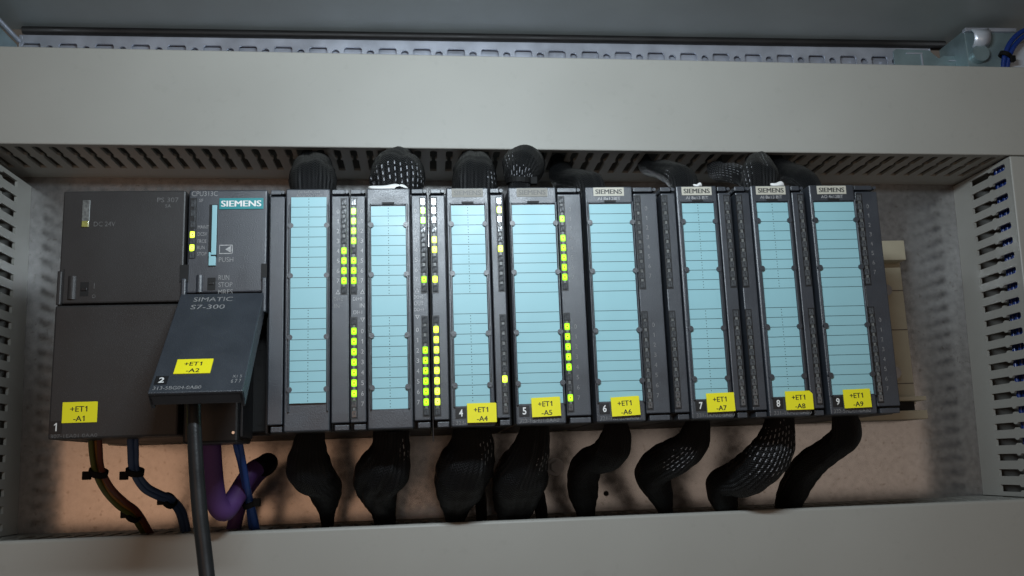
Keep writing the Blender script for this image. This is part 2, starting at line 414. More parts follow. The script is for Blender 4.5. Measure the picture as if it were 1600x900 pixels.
def tube(name, pts, mat, parent=None, seg=16, sub=6, lump=0.0, openings=(), seed=0, wave=0.0):
    """tube through (x, y, z, radius) points, with a uv map and an open_weave attribute"""
    rnd = random.Random(seed)
    ph = [rnd.uniform(0, 6.28) for _ in range(6)]
    creases = [(rnd.uniform(0, 6.28), rnd.uniform(-0.035, 0.035), rnd.uniform(0.05, 0.13), rnd.uniform(0.16, 0.34)) for _ in range(5)]
    C = catmull([Vector(p) for p in pts], sub)       # 4D
    cs = [Vector(c[:3]) for c in C]
    rs = [max(0.3, c[3]) for c in C]
    verts, faces, uvs, ow = [], [], [], []
    t0 = (cs[1] - cs[0]).normalized()
    ref = Vector((0, -1, 0))
    nrm = (ref - t0 * ref.dot(t0)).normalized()
    L = 0
    Ls = []
    for i, c in enumerate(cs):
        t = (cs[min(i + 1, len(cs) - 1)] - cs[max(i - 1, 0)]).normalized()
        nrm = (nrm - t * nrm.dot(t)).normalized()
        bi = t.cross(nrm)
        if i: L += (c - cs[i - 1]).length
        Ls.append(L)
        for k in range(seg):
            th = 2 * math.pi * k / seg
            r = rs[i]
            if lump:
                r *= 1 + lump * (math.sin(2 * th + ph[0] + L * 0.05) + 0.8 * math.sin(3 * th + ph[1] - L * 0.09) + 0.8 * math.sin(L * 0.22 + ph[2]) + 0.5 * math.sin(5 * th + L * .13 + ph[3]) + 0.55 * math.sin(L * 0.75 + 1.6 * math.sin(th + ph[4]) + ph[5]))
            if lump:
                for (c0, tw, dp, wd) in creases:
                    dd = (th - c0 - tw * L + math.pi) % (2 * math.pi) - math.pi
                    r *= 1 - dp * math.exp(-(dd / wd) ** 2)
                r *= 1.0 - 0.10 * abs(math.cos(th))          # slightly flattened front to back
            verts.append((c + (nrm * math.cos(th) + bi * math.sin(th)) * r) * S)
            o = 0.0
            for (ok, oth, oL, sth, sL) in openings:
                fr = i / (len(cs) - 1)
                d = abs((th - oth + math.pi) % (2 * math.pi) - math.pi)
                o = max(o, ok * math.exp(-(d / sth) ** 2 - ((fr - oL) / sL) ** 2))
            ow.append(o)
    n = len(cs)
    for i in range(n - 1):
        for k in range(seg):
            k2 = (k + 1) % seg
            faces.append((i * seg + k, i * seg + k2, (i + 1) * seg + k2, (i + 1) * seg + k))
            uvs += [(k / seg, Ls[i]), ((k + 1) / seg, Ls[i]), ((k + 1) / seg, Ls[i + 1]), (k / seg, Ls[i + 1])]
    faces.append(tuple(range(seg)))
    faces.append(tuple(reversed(range((n - 1) * seg, n * seg))))
    uvs += [(0, 0)] * (2 * seg)
    me = bpy.data.meshes.new(name)
    me.from_pydata(verts, [], faces)
    ul = me.uv_layers.new(name='UVMap')
    for i, u in enumerate(uvs):
        ul.data[i].uv = u
    at = me.attributes.new('open_weave', 'FLOAT', 'POINT')
    at.data.foreach_set('value', ow)
    me.materials.append(mat)
    for p in me.polygons:
        p.use_smooth = True
    me.validate()
    return link(name, me, parent)


FONT_OBJ = None


def text_mesh(body, bold=0.0, spacing=1.0):
    key = ('text', body, bold, spacing)
    if key in CACHE:
        return CACHE[key]
    cu = bpy.data.curves.new('lettering', 'FONT')
    cu.body = body
    cu.size = 1.0
    cu.resolution_u = 3
    cu.offset = bold
    cu.space_character = spacing
    cu.align_x = 'LEFT'
    ob = bpy.data.objects.new('lettering_source', cu)
    COL.objects.link(ob)
    bpy.context.view_layer.update()
    dg = bpy.context.evaluated_depsgraph_get()
    me = bpy.data.meshes.new_from_object(ob.evaluated_get(dg))
    co = [v.co.copy() for v in me.vertices]
    polys = [tuple(p.vertices) for p in me.polygons]
    bpy.data.objects.remove(ob)
    bpy.data.curves.remove(cu)
    bpy.data.meshes.remove(me)
    x0 = min(c.x for c in co); x1 = max(c.x for c in co)
    y0 = min(c.y for c in co); y1 = max(c.y for c in co)
    CACHE[key] = ([((c.x - x0) / (x1 - x0), (c.y - y0) / (y1 - y0)) for c in co], polys)
    return CACHE[key]


def add_text(bm, body, x0, x1, z0, z1, y, bold=0.0, spacing=1.0, mat=0):
    if body == '1':                                   # a plain one with its flag
        hgt = z1 - z0
        c = (x0 + x1) / 2 + 0.06 * hgt
        t = 0.075 * hgt
        for quad in (((c - t, z0), (c + t, z0), (c + t, z1), (c - t, z1)), ((c - t, z1 - 0.03 * hgt), (c - t, z1 - 0.19 * hgt), (c - 0.27 * hgt, z1 - 0.34 * hgt), (c - 0.27 * hgt, z1 - 0.21 * hgt))):
            f = bm.faces.new([bm.verts.new((a, y, b_)) for a, b_ in quad])
            f.material_index = mat
        return
    co, polys = text_mesh(body, bold, spacing)
    vs = [bm.verts.new((x0 + a * (x1 - x0), y, z0 + b * (z1 - z0))) for a, b in co]
    for p in polys:
        try:
            f = bm.faces.new([vs[i] for i in p])
            f.material_index = mat
        except ValueError:
            pass


def lettering(items, mat, parent, y, bold=0.0, name='lettering', thick=0.0):
    bm = bmesh.new()
    for it in items:
        if it[0] == '1' and (it[2] - it[1]) > 0.35 * (it[4] - it[3]):
            c_ = (it[1] + it[2]) / 2; w_ = 0.10 * (it[4] - it[3])
            it = (it[0], c_ - w_, c_ + w_) + tuple(it[3:])
        add_text(bm, it[0], it[1], it[2], it[3], it[4], y, it[5] if len(it) > 5 else bold)
        if thick:                                     # heavier strokes: the same print laid on twice more, slightly shifted
            add_text(bm, it[0], it[1] - thick, it[2] - thick, it[3], it[4], y - 0.02, it[5] if len(it) > 5 else bold)
            add_text(bm, it[0], it[1] + thick, it[2] + thick, it[3], it[4], y - 0.04, it[5] if len(it) > 5 else bold)
    me = bpy.data.meshes.new(name)
    for v in bm.verts:
        v.co *= S
    bm.to_mesh(me)
    bm.free()
    me.materials.append(mat)
    return link(name, me, parent)


# ================================================================ SETTING
# mounting plate at the back
bm = bmesh.new()
add_box(bm, -125, 600, 125, 127.5, -130, 212)
plate = tag(finish('mounting_plate', bm, M['plate']), kind='structure')
bm = bmesh.new()
add_cyl(bm, (287, 124.6, -35.1), 1.6, 1.0, 'Y', 16)
finish('screw_hole', bm, M['recess'], plate)
for bx_ in (222.1, 256.0):
    bm = bmesh.new()
    add_cyl(bm, (bx_, 120.8, -17.8), 3.6, 4.6, 'Y', 6)
    add_cyl(bm, (bx_, 123.9, -17.8), 5.4, 1.2, 'Y', 24)
    finish('bolt', bm, M['screw'], plate)

# roof sheet, seal and frame behind the upper duct
tilt = -0.0085
def zt(x): return tilt * (x - 240)
bm = bmesh.new()
add_poly(bm, [(-140, -70, 281.95 + zt(-140)), (640, -70, 281.95 + zt(640)), (640, 152, 281.95 + zt(640)), (-140, 152, 281.95 + zt(-140))], 2, (0, 0, 1))
roof = tag(finish('cabinet_roof', bm, M['roof']), kind='structure')
bm = bmesh.new()
add_poly(bm, [(-88, 151.5, 277.6 + zt(-88)), (560, 151.5, 277.6 + zt(560)), (560, 151.5, 281.8 + zt(560)), (-88, 151.5, 281.8 + zt(-88))], 2.4, (0, 1, 0))
tag(finish('back_wall', bm, M['rubber']), kind='structure')
seal = tube('rubber_seal', [(-88, 147.0, 279.0 + zt(-88), 2.7), (150, 147, 279.0 + zt(150), 2.7), (350, 147, 279.0 + zt(350), 2.7), (560, 147.0, 279.0 + zt(560), 2.7)], M['rubber'], seg=12, sub=4)
tag(seal, 'black rubber seal strip running between dark roof and perforated rail', 'seal')


def slotted(bm, cells, length, holes, depth_bands, frame, open_cells=()):
    """wall with one hole per cell. frame(s, t) -> 3D; holes = [(t, half width)], depth_bands = (t0, t1) full extent"""
    t_min, t_max = depth_bands
    pitch = length / cells
    for i in range(cells):
        s0, s1 = i * pitch, (i + 1) * pitch
        c = (s0 + s1) / 2
        def q(a, b, c2, d):
            bm.faces.new([bm.verts.new(frame(*p)) for p in (a, b, c2, d)])
        q((s0, t_min), (s1, t_min), (s1, holes[0][0]), (s0, holes[0][0]))
        q((s0, holes[-1][0]), (s1, holes[-1][0]), (s1, t_max), (s0, t_max))
        if i in open_cells:
            continue
        for (ta, wa), (tb, wb) in zip(holes, holes[1:]):
            q((s0, ta), (c - wa, ta), (c - wb, tb), (s0, tb))
            q((c + wa, ta), (s1, ta), (s1, tb), (c + wb, tb))
    bmesh.ops.remove_doubles(bm, verts=bm.verts, dist=0.01)


def solid(o, t):
    md = o.modifiers.new('thickness', 'SOLIDIFY')
    md.thickness = t * S
    md.offset = 0
    return o


# perforated frame rail: rectangular and round punchings alternate
rail = empty('perforated_rail', (0, 150, 278.4), 'galvanised frame rail punched with square and round holes above upper duct', 'frame rail')
pitch = 23.7
bm = bmesh.new()
def rail_frame(s, t): return (-90.5 + s, 0.0 - 1.0, -t + tilt * (-90.5 + s))
n_cells = 27
for i in range(n_cells):
    s0 = i * pitch
    if i == 0:
        holes = None
    # rectangular punching
    for (a, b, kind) in ((s0, s0 + 15.6, 'rect'), (s0 + 15.6, s0 + pitch, 'round')):
        c = (a + b) / 2
        def q(*ps):
            bm.faces.new([bm.verts.new(rail_frame(*p)) for p in ps])
        if kind == 'rect':
            st = [(c - 6.2, 2.6), (c - 5.7, 4.2), (c - 4.8, 4.8), (c + 4.8, 4.8), (c + 5.7, 4.2), (c + 6.2, 2.6)]
            zc = 10.3
        else:
            st = [(c + 2.6 * math.cos(k), 2.6 * math.sin(k)) for k in [math.pi - j * math.pi / 10 for j in range(11)]]
            st = [(u_, max(0.0, h_)) for u_, h_ in st]
            zc = 9.8
        zc += max(0.0, (s0 - 330.0) / 270.0)
        q((a, 0), (st[0][0], 0), (st[0][0], 26), (a, 26))
        q((st[-1][0], 0), (b, 0), (b, 26), (st[-1][0], 26))
        for (u0, h0), (u1, h1) in zip(st, st[1:]):
            q((u0, 0), (u1, 0), (u1, zc - h1), (u0, zc - h0))
            q((u0, zc + h0), (u1, zc + h1), (u1, 26), (u0, 26))
bmesh.ops.remove_doubles(bm, verts=bm.verts, dist=0.01)
o = solid(finish('punched_face', bm, M['steel'], rail), 1.5)
bm = bmesh.new()
add_poly(bm, [(-90, 3.6, -1 + tilt * -90), (552, 3.6, -1 + tilt * 552), (552, 3.6, -30 + tilt * 552), (-90, 3.6, -30 + tilt * -90)], 1.5, (0, 1, 0))
finish('rear_web', bm, M['steel'], rail)

# left frame profile running towards the viewer
lf = empty('side_frame_profile', (-100, 150, 260), 'galvanised frame edge running forward at the upper left corner', 'frame profile')
bm = bmesh.new()
add_box(bm, -30, 9, -160, -2, -8, 12.0, 1.2)
finish('profile_bar', bm, M['steel_teal'], lf)
bm = bmesh.new()
add_box(bm, 8.6, 11.6, -160, -3, 12.4, 15.4, 1.2)
finish('bright_edge', bm, M['steel'], lf)

# ---------------------------------------------------------------- cable ducts
HOLES = [(5, 1.2), (6.2, 2.1), (18.6, 2.1), (20.0, 1.0), (22.0, 1.0), (23.4, 2.1), (43, 2.1)]
PITCH = 9.4


def sleeve_entries(tbl, zlevel):
    return [(p[-1][0], p[-1][3]) for p in tbl.values()]


def duct(name, label, length, width, open_x=(), loc=(0, 0, 0), roty=0.0, wall_on='low', lip=3.0):
    """duct built along local +x from 0 to length, its slotted visible wall on local z=0, body towards +z; front cover at y=62"""
    e = empty(name, loc, label, 'cable duct', 'slotted grey cable ducts')
    n = int(round(length / PITCH))
    opens = set()
    for ox, r in open_x:
        k = int((ox) / (length / n))
        span = max(1, int(round(r / PITCH)))
        for j in range(k - span // 2, k - span // 2 + span):
            opens.add(j)
    bm = bmesh.new()
    slotted(bm, n, length, HOLES, (0.4, 62.5), lambda s, t: (s, 62.4 + t, 0.9), opens)
    solid(finish('slotted_wall', bm, M['duct'], e), 1.6)
    bm = bmesh.new()
    slotted(bm, n, length, HOLES, (0.4, 62.5), lambda s, t: (s, 62.4 + t, width - 0.9), ())
    solid(finish('slotted_wall', bm, M['duct'], e), 1.6)
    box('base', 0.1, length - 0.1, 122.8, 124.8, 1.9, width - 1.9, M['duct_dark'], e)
    box('cover', 0, length, 60.4, 62.6, -0.6, width + 0.6, M['duct'], e, bevel=0.9, seg=3)
    e.rotation_euler = (0, roty, 0)
    return e


# upper duct
TOPX = -170.0
top_tilt = 0.0158
top_opens = [(p[-1][0] - TOPX, p[-1][3] * 1.6) for p in SLEEVE_ABOVE.values()]
d1 = duct('cable_duct', 'long upper cable duct with smooth grey cover above the modules', 830, 57.2, top_opens, (TOPX, 0, 173.6), top_tilt)
# lower duct (slotted wall on its upper side: mirrored by turning half round would hide it, so build with width downwards)
LOWX = -170.0
low_opens = [(p[-1][0] - LOWX, p[-1][3] * 1.6) for p in SLEEVE_BELOW.values()]
d2 = empty('cable_duct', (LOWX, 0, -45.5), 'long lower cable duct that the black sleeves drop into', 'cable duct', 'slotted grey cable ducts')
n = int(round(830 / PITCH))
opens = set()
for ox, r in low_opens:
    k = int(ox / (830 / n)); span = max(1, int(round(r / PITCH)))
    for j in range(k - span // 2, k - span // 2 + span): opens.add(j)
bm = bmesh.new()
slotted(bm, n, 830, HOLES, (0.4, 62.5), lambda s, t: (s, 62.4 + t, -0.9), opens)
solid(finish('slotted_wall', bm, M['duct'], d2), 1.6)
bm = bmesh.new()
slotted(bm, n, 830, HOLES, (0.4, 62.5), lambda s, t: (s, 62.4 + t, -58.1), ())
solid(finish('slotted_wall', bm, M['duct'], d2), 1.6)
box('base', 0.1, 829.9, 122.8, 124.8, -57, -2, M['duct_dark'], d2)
box('cover', 0, 830, 58.4, 62.6, -60, 0.6, M['duct'], d2, bevel=1.6, seg=3)


def upright_duct(label, x_in, sign, lean):
    """sign=+1: duct body lies to the right of its visible wall"""
    e = empty('cable_duct', (x_in, 0, -45), label, 'cable duct', 'slotted grey cable ducts')
    Ld = 211.0 if sign < 0 else 206.4
    n = int(round(Ld / PITCH)); pit = Ld / n
    off = 0
    for wall_x in (0.9, 57.1):
        bm = bmesh.new()
        slotted(bm, n, Ld, HOLES, (0.4, 62.5), lambda s, t: (sign * wall_x, 62.4 + t, s), ())
        solid(finish('slotted_wall', bm, M['duct'], e), 1.6)
    a, b = sorted((sign * 1.9, sign * 56.1))
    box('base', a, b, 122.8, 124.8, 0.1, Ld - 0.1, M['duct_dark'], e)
    a, b = sorted((sign * -0.6, sign * 58.6))
    box('cover', a, b, 60.4, 62.6, 0, Ld, M['duct'], e, bevel=0.9, seg=3)
    e.rotation_euler = (0, lean, 0)
    return e


upright_duct('upright cable duct at the left end beside the power supply', -62.4, -1, -0.021)
upright_duct('upright cable duct at the right end with blue wires showing in its slots', 532.6, 1, 0.031)

# blue wires inside the right duct
for i in range(6):
    rw = random.Random(i)
    xb = 538.2 + (i % 2) * 3.0
    yb = 75.5 + i * 2.3
    pts = [(xb + rw.uniform(-1.2, 1.2) + (z_ + 45) * 0.031, yb + rw.uniform(-1.5, 1.5), z_, 1.6) for z_ in (-44, -10, 25, 60, 95, 130, 164)]
    w = tube('blue_wire', pts, M['wire_bright'], seg=8, sub=5)
    tag(w, 'blue wire running upright inside the right cable duct', 'wire', 'blue wires inside the right duct')

# ---------------------------------------------------------------- mounting rail behind the modules
r = empty('mounting_rail', (0, 115, 4), 'cream metal mounting rail showing beyond the last module', 'mounting rail')
box('rail_body', -6, 491, 3.0, 9.6, 10, 112, M['cream'], r, bevel=0.4)
box('upper_flange', -6, 489, -9, 4, 102.3, 115.4, M['cream'], r, bevel=0.5)
box('lower_lip', -6, 489.4, -13, 4, 11.2, 14.0, M['cream'], r, bevel=0.4)
box('lower_flange', -6, 488.6, -14, 8, -0.4, 5.2, M['cream'], r, bevel=0.5)
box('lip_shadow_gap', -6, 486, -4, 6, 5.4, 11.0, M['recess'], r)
for zz in (88, 62, 27):
    box('rail_joint', 420, 490.6, 2.6, 3.4, zz - 4, zz - 3.5, M['brown_print'], r)
for zz in (84, 30):
    bm = bmesh.new()
    add_cyl(bm, (477, -2, zz), 3.8, 6, 'Y', 24)
    finish('screw', bm, M['screw'], r)

# ================================================================ MODULES
ZB, ZT = 3.6, 125.0
ROW_UP = [113.0 - 5.1 * k for k in range(8)]
ROW_LO = [51.9 - 5.1 * k for k in range(8)]


def led_mesh(kind):
    key = ('led', kind)
    if key not in CACHE:
        bm = bmesh.new()
        add_box(bm, -1.25, 1.25, -0.55, 0.3, -1.75, 1.75, 0.25, 1)
        add_quad(bm, -0.32, 0.32, -0.35, 0.35, -0.62, 1)
        CACHE[key] = finish('led', bm, [M[kind], M['led_dot'] if kind != 'led_off' else M['black']], mesh_only=True)
    return CACHE[key]


def led_window(root, xc, upper, z0, z1, lit=(), kind='led_green'):
    bm = bmesh.new()
    add_box(bm, xc - 1.75, xc + 1.75, -0.12, 0.5, z0, z1, 0, mat=0)
    add_box(bm, xc - 0.8, xc + 0.8, -0.3, 0.2, z0 + 0.6, z1 - 0.6, 0.15, 1, mat=1)
    w = finish('led_window', bm, [M['black'], M['led_frost']], root)
    rows = ROW_UP if upper else ROW_LO
    for k, z in enumerate(rows):
        link('led', led_mesh(kind if k in lit else 'led_off'), w, (xc, 0, z))
    for z in (z1 - 2.4, z0 + 2.4):
        link('led', led_mesh('led_off'), w, (xc, 0, z))
    return w


def panel(root, x0, x1, tab=True):
    box('led_panel', x0, x1, 0, 10.2, 7.3, 121.2, M['plastic'], root, bevel=0.5)
    bm = bmesh.new()
    add_box(bm, x0 + 0.2, x1 - 2.0, 0.7, 10.2, 122.3, 124.7, 0.3)
    add_cyl(bm, (x1 - 1.0, 0.1, 123.3), 0.9, 6, 'Y', 12)
    finish('latch_tab', bm, M['plastic'], root)
    bm = bmesh.new()
    add_box(bm, x0 + 1.6, x1 - 0.2, 0.7, 10.2, 3.8, 6.4, 0.3)
    finish('latch_tab', bm, M['plastic'], root)


def label_strip(root, x0, x1, zt_, zb_, dotted, y=-0.95, curl=False):
    h = (zt_ - zb_) / 20.0
    bm = bmesh.new()
    add_box(bm, x0, x1, y, y + 0.25, zb_, zt_)
    st = finish('label_strip', bm, M['label'], root)
    bm = bmesh.new()
    zs = [zt_ - h * i for i in range(1, 10)] + [zt_ - h * i for i in range(11, 20)]
    for z in zs:
        add_quad(bm, x0 + 0.1, x1 - 0.1, z - 0.13, z + 0.13, y - 0.06)
    if dotted:
        xc = (x0 + x1) / 2
        for i in range(20):
            if i in (9, 10): continue
            for j in range(3):
                zc = zt_ - h * (i + 0.2 + 0.3 * j)
                add_quad(bm, xc - 0.17, xc + 0.17, zc - 0.25, zc + 0.25, y - 0.06)
    finish('printed_lines', bm, M['line'], st)
    return st


def door(root, x0, x1, sx0, sx1, strip_top, notch=True):
    d = box('front_door', x0, x1, -0.7, 10.2, 3.7, 124.8, M['plastic'], root, bevel=0.7)
    bm = bmesh.new()
    add_box(bm, sx0 - 1.1, sx0 - 0.15, -1.9, -0.6, 13.0, strip_top + 0.9, 0.3, 1)
    add_box(bm, sx1 + 0.15, sx1 + 1.1, -1.9, -0.6, 13.0, strip_top + 0.9, 0.3, 1)
    add_box(bm, sx0 - 0.1, sx1 + 0.1, -1.7, -0.6, strip_top + 0.15, strip_top + 0.9, 0.2, 1)
    h = 5.1
    for k in (2, 7, 13, 18):
        z = 115.6 - h * k
        for xx in (sx0 - 0.1, sx1 + 0.1):
            add_cyl(bm, (xx, -2.1, z), 1.35, 1.4, 'Y', 14)
    finish('label_holder', bm, M['plastic'], d)
    if notch:
        xc = (sx0 + sx1) / 2
        box('finger_notch', xc - 3, xc + 3, -1.95, -1.0, strip_top + 0.4, strip_top + 1.5, M['recess'], d)
    return d


def digits(root, x0, x1, rows, mat):
    items = []
    for k, z in enumerate(rows):
        xx0, xx1 = (x0, x1) if k != 1 else ((x0 + x1) / 2 - 0.25, (x0 + x1) / 2 + 0.25)
        items.append((str(k), xx0, xx1, z - 1.1, z + 1.1))
    lettering(items, mat, root, -0.08)


def triangle(root, xc, zc, up, mat):
    s = 1 if up else -1
    bm = bmesh.new()
    o_ = [(-1.15, -1.0 * s), (1.15, -1.0 * s), (0, 1.2 * s)]
    i_ = [(-0.65, -0.7 * s), (0.65, -0.7 * s), (0, 0.6 * s)]
    vo = [bm.verts.new((xc + a, -0.08, zc + b)) for a, b in o_]
    vi = [bm.verts.new((xc + a, -0.08, zc + b)) for a, b in i_]
    for k in range(3):
        bm.faces.new((vo[k], vo[(k + 1) % 3], vi[(k + 1) % 3], vi[k]))
    finish('arrow_mark', bm, mat, root)


def marker(root, x0, z0, w, h, text, rot=0.0, y=-1.5, clip=False, parent=None):
    """yellow sticker; its corner (x0, z0) is bottom left"""
    bm = bmesh.new()
    pts = [(-w / 2, 0, -h / 2), (w / 2, 0, -h / 2), (w / 2, 0, h / 2 - (1.6 if clip else 0.3)), (w / 2 - (1.6 if clip else 0.3), 0, h / 2), (-w / 2, 0, h / 2)]
    add_poly(bm, pts, 0.3, (0, 1, 0))
    t = finish('marker_tag', bm, M['yellow'], parent or root)
    t.location = Vector((x0 + w / 2, y - 0.3, z0 + h / 2)) * S
    t.rotation_euler = (0, rot, 0)
    items = [('+ET', -w * 0.27, w * 0.12, h * 0.03, h * 0.29, 0.0), ('1', w * 0.13, w * 0.25, h * 0.03, h * 0.29)]
    if text == '-A1':
        items += [('-A', -w * 0.17, w * 0.06, -h * 0.43, -h * 0.17, 0.0), ('1', w * 0.06, w * 0.19, -h * 0.43, -h * 0.17)]
    else:
        items += [(text, -w * 0.17, w * 0.19, -h * 0.43, -h * 0.17, 0.0)]
    if parent is None:
        lettering(items, M['ink'], t, -0.07, thick=0.07)
    else:
        l = lettering(items, M['ink'], parent, -0.07, thick=0.07)
        l.location = t.location
        l.rotation_euler = t.rotation_euler
    return t


def number_plate(root, x0, z0, s, txt, y=-0.95):
    p = box('number_plate', x0, x0 + s, y, y + 0.4, z0, z0 + s * 1.02, M['black'], root)
    w = 0.13 if txt == '1' else 0.36
    lettering([(txt, x0 + s * (0.52 - w / 2), x0 + s * (0.52 + w / 2), z0 + s * 0.18, z0 + s * 0.86)], M['white'], p, y - 0.06, bold=0.02)


def badge(root, x0, x1, z0, z1, dull=False):
    p = box('brand_badge', x0, x1, -0.95, -0.5, z0, z1, M['worn_badge'] if dull else M['badge'], root)
    lettering([('SIEMENS', x0 + 1.1, x1 - 1.1, z0 + 1.0, z1 - 1.0)], M['worn_ink'] if dull else M['badge_ink'], p, -1.02, thick=0.13)


def housing(root, w, x0=0.3):
    bm = bmesh.new()
    add_box(bm, x0, x0 + w, 10, 112, ZB, ZT, 0.8)
    return finish('housing', bm, M['black'], root)


def io_module(x, kind, label, lit_ul=(), lit_ll=(), lit_ur=(), lit_lr=(), led_l='led_green', led_r='led_green', num=None,
              tagtext=None, tagx=6, tagz=6.8, rot=0.0, clip=False, badge_kind=None, sub=None, order=None, digit_mat='faint_print'):
    root = empty('signal_module', (x, 0, 0), label, 'signal module', 'signal modules on the rail')
    housing(root, 39.2)
    if kind == 'D':
        panel(root, 0.5, 8.0)
        d = door(root, 8.7, 30.4, 11.1, 28.0, 115.6)
        panel(root, 31.1, 37.9)
        label_strip(root, 11.1, 28.0, 115.2, 13.6, True)
        led_window(root, 2.3, True, 70.2, 120.1, lit_ul, led_l)
        led_window(root, 2.3, False, 9.0, 59.0, lit_ll, led_l)
        led_window(root, 35.7, True, 70.2, 120.1, lit_ur, led_r)
        led_window(root, 35.7, False, 9.0, 59.0, lit_lr, led_r)
        nx = 11.1
        bx0 = 11.6
    else:
        d = door(root, 0.6, 25.4, 2.2, 24.2, 115.6)
        panel(root, 26.0, 38.2)
        label_strip(root, 2.2, 24.2, 115.2, 13.8, False)
        led_window(root, 28.0, True, 70.2, 120.1, lit_ur, led_r)
        led_window(root, 28.0, False, 9.0, 59.0, lit_lr, led_r)
        digits(root, 31.6, 32.9, ROW_UP, M[digit_mat])
        digits(root, 31.6, 32.9, ROW_LO, M[digit_mat])
        nx = 2.3
        bx0 = 4.9
    if badge_kind:
        badge(d, bx0, bx0 + 16.0, 119.7, 124.2, badge_kind == 'worn')
    if sub:
        lettering([(sub, bx0 + 2.0, bx0 + 14.0, 117.5, 119.2)], M['grey_print'], d, -0.78)
    if num:
        number_plate(root, nx - 0.2, 7.7, 5.2, num)
    if order:
        lettering([(order, nx, nx + 19.5, 4.6, 6.6)], M['faint_print'], d, -0.78)
    if tagtext:
        marker(root, tagx, tagz, 14.3, 9.4, tagtext, rot, y=-2.1, clip=clip)
    return root


# ---- power supply
ps = empty('power_supply', (0, 0, 0), 'wide black power supply module at the left end, tag A1', 'power supply')
bm = bmesh.new(); add_box(bm, 0.4, 59.4, 10, 112, ZB, ZT, 0.8); finish('housing', bm, M['black'], ps)
box('upper_panel', 0.8, 59.4, 0, 10.4, 68.3, 124.8, M['plastic_warm'], ps, bevel=0.8)
box('lower_door', 0.2, 59.4, -1.2, 10.4, 3.7, 67.3, M['plastic_warm'], ps, bevel=1.0)
box('hinge_arm', 0.2, 2.6, -0.9, 6, 67.5, 84.5, M['plastic_warm'], ps, bevel=0.7)
bm = bmesh.new(); add_box(bm, 2.8, 3.4, -0.06, 0.5, 68.5, 85.5); finish('hinge_gap', bm, M['recess'], ps)
w = box('led_window', 10.1, 13.9, -0.5, 0.5, 108.6, 120.0, M['led_frost'], ps, bevel=0.3)
box('led', 10.3, 13.7, -0.75, 0.2, 106.2, 109.4, M['led_dim'], ps, bevel=0.3)
bm = bmesh.new()
add_cyl(bm, (7.2, 1.5, 70.4), 2.5, 11.4, 'Z', 24)
finish('rotary_grip', bm, M['plastic_warm'], ps, smooth=False)
box('switch_opening', 11.0, 15.0, -0.08, 0.5, 71.8, 78.8, M['recess'], ps)
box('switch_lever', 11.6, 14.3, -0.6, 0.4, 74.5, 75.9, M['black'], ps, bevel=0.2)
lettering([('PS 307', 45.7, 56.0, 118.6, 121.0), ('5A', 49.6, 52.4, 115.9, 117.5), ('DC 24V', 15.9, 26.1, 106.6, 109.0)], M['worn_print'], ps, -0.06)
lettering([('I', 17.4, 17.7, 75.6, 78.4), ('O', 16.7, 18.4, 70.9, 72.6)], M['worn_print'], ps, -0.06)
marker(ps, 6.4, 11.2, 15.9, 9.7, '-A1', y=-1.25)
number_plate(ps, 0.9, 6.5, 5.6, '1', y=-1.5)
lettering([('307-1EA01-0AA0', 1.6, 22.7, 4.3, 6.0)], M['worn_print'], ps, -1.28)

# ---- central unit with its two built-in connector sections
cpu = empty('central_unit', (60, 0, 0), 'central unit with teal badge, two connector sections and tilted lid, tag A2', 'central unit')
bm = bmesh.new()
add_box(bm, 0.3, 40.0, 30, 112, ZB, ZT, 0.8)
add_box(bm, 0.3, 1.6, 8, 32, ZB, 72, 0.3)
add_box(bm, 38.4, 40.0, 8, 32, ZB, 72, 0.3)
add_box(bm, 0.3, 40.0, 8, 32, 70, ZT, 0.5)
add_box(bm, 40.3, 119.3, 10, 112, ZB, ZT, 0.8)
finish('housing', bm, M['black'], cpu)
box('upper_panel', 0.9, 39.2, 0, 10.2, 72.4, 124.8, M['plastic'], cpu, bevel=0.8)
for xa, xb in ((-2.2, 1.9), (36.8, 39.6)):
    box('hinge_pocket', xa, xb, -0.5, 0.6, 78, 86.6, M['recess'], cpu)
bm = bmesh.new()
add_box(bm, -1.0, 1.2, -2.2, 6, 62, 79.5, 0.6); finish('hinge_arm', bm, M['plastic'], cpu)
bm = bmesh.new()
add_box(bm, 37.4, 39.6, -2.2, 6, 62, 79.5, 0.6); finish('hinge_arm', bm, M['plastic'], cpu)
bm = bmesh.new()
add_box(bm, 27, 37.8, 24, 30.5, 5, 62, 0.8)
for zz in range(7):
    add_cyl(bm, (33, 23.8, 10 + zz * 7.6), 1.6, 0.5, 'Y', 12)
finish('terminal_block', bm, M['recess'], cpu)
# status leds
bm = bmesh.new()
add_box(bm, 1.6, 5.0, -0.12, 0.4, 89.6, 120.6)
add_box(bm, 3.6, 4.8, -0.5, 0.2, 90.2, 120.2, 0.15, 1, mat=1)
sw = finish('led_window', bm, [M['black'], M['led_off']], cpu)
for z, k in ((117.6, 'led_off'), (112.8, 'led_off'), (107.0, 'led_off'), (101.8, 'led_yellow'), (98.5, 'led_off'), (95.2, 'led_yellow'), (91.4, 'led_off')):
    link('led', led_mesh(k), sw, (3.3, 0, z))
tb = box('brand_badge', 15.9, 37.4, -0.5, 0.3, 114.6, 120.3, M['teal'], cpu, bevel=0.1)
lettering([('SIEMENS', 16.9, 36.3, 115.9, 119.0)], M['white'], tb, -0.58, thick=0.17)
cs = box('card_slot', 11.0, 15.2, -0.1, 0.3, 89.8, 117.2, M['recess'], cpu)
box('memory_card', 12.5, 14.9, -0.7, 0.2, 91.4, 116.8, M['label'], cpu, bevel=0.2)
bm = bmesh.new()
add_box(bm, 11.5, 14.9, -1.3, 0.2, 85.8, 90.6, 0.3)
add_box(bm, 11.5, 12.4, -1.3, 0.2, 90.4, 92.6, 0.2)
finish('eject_button', bm, M['label'], cpu)
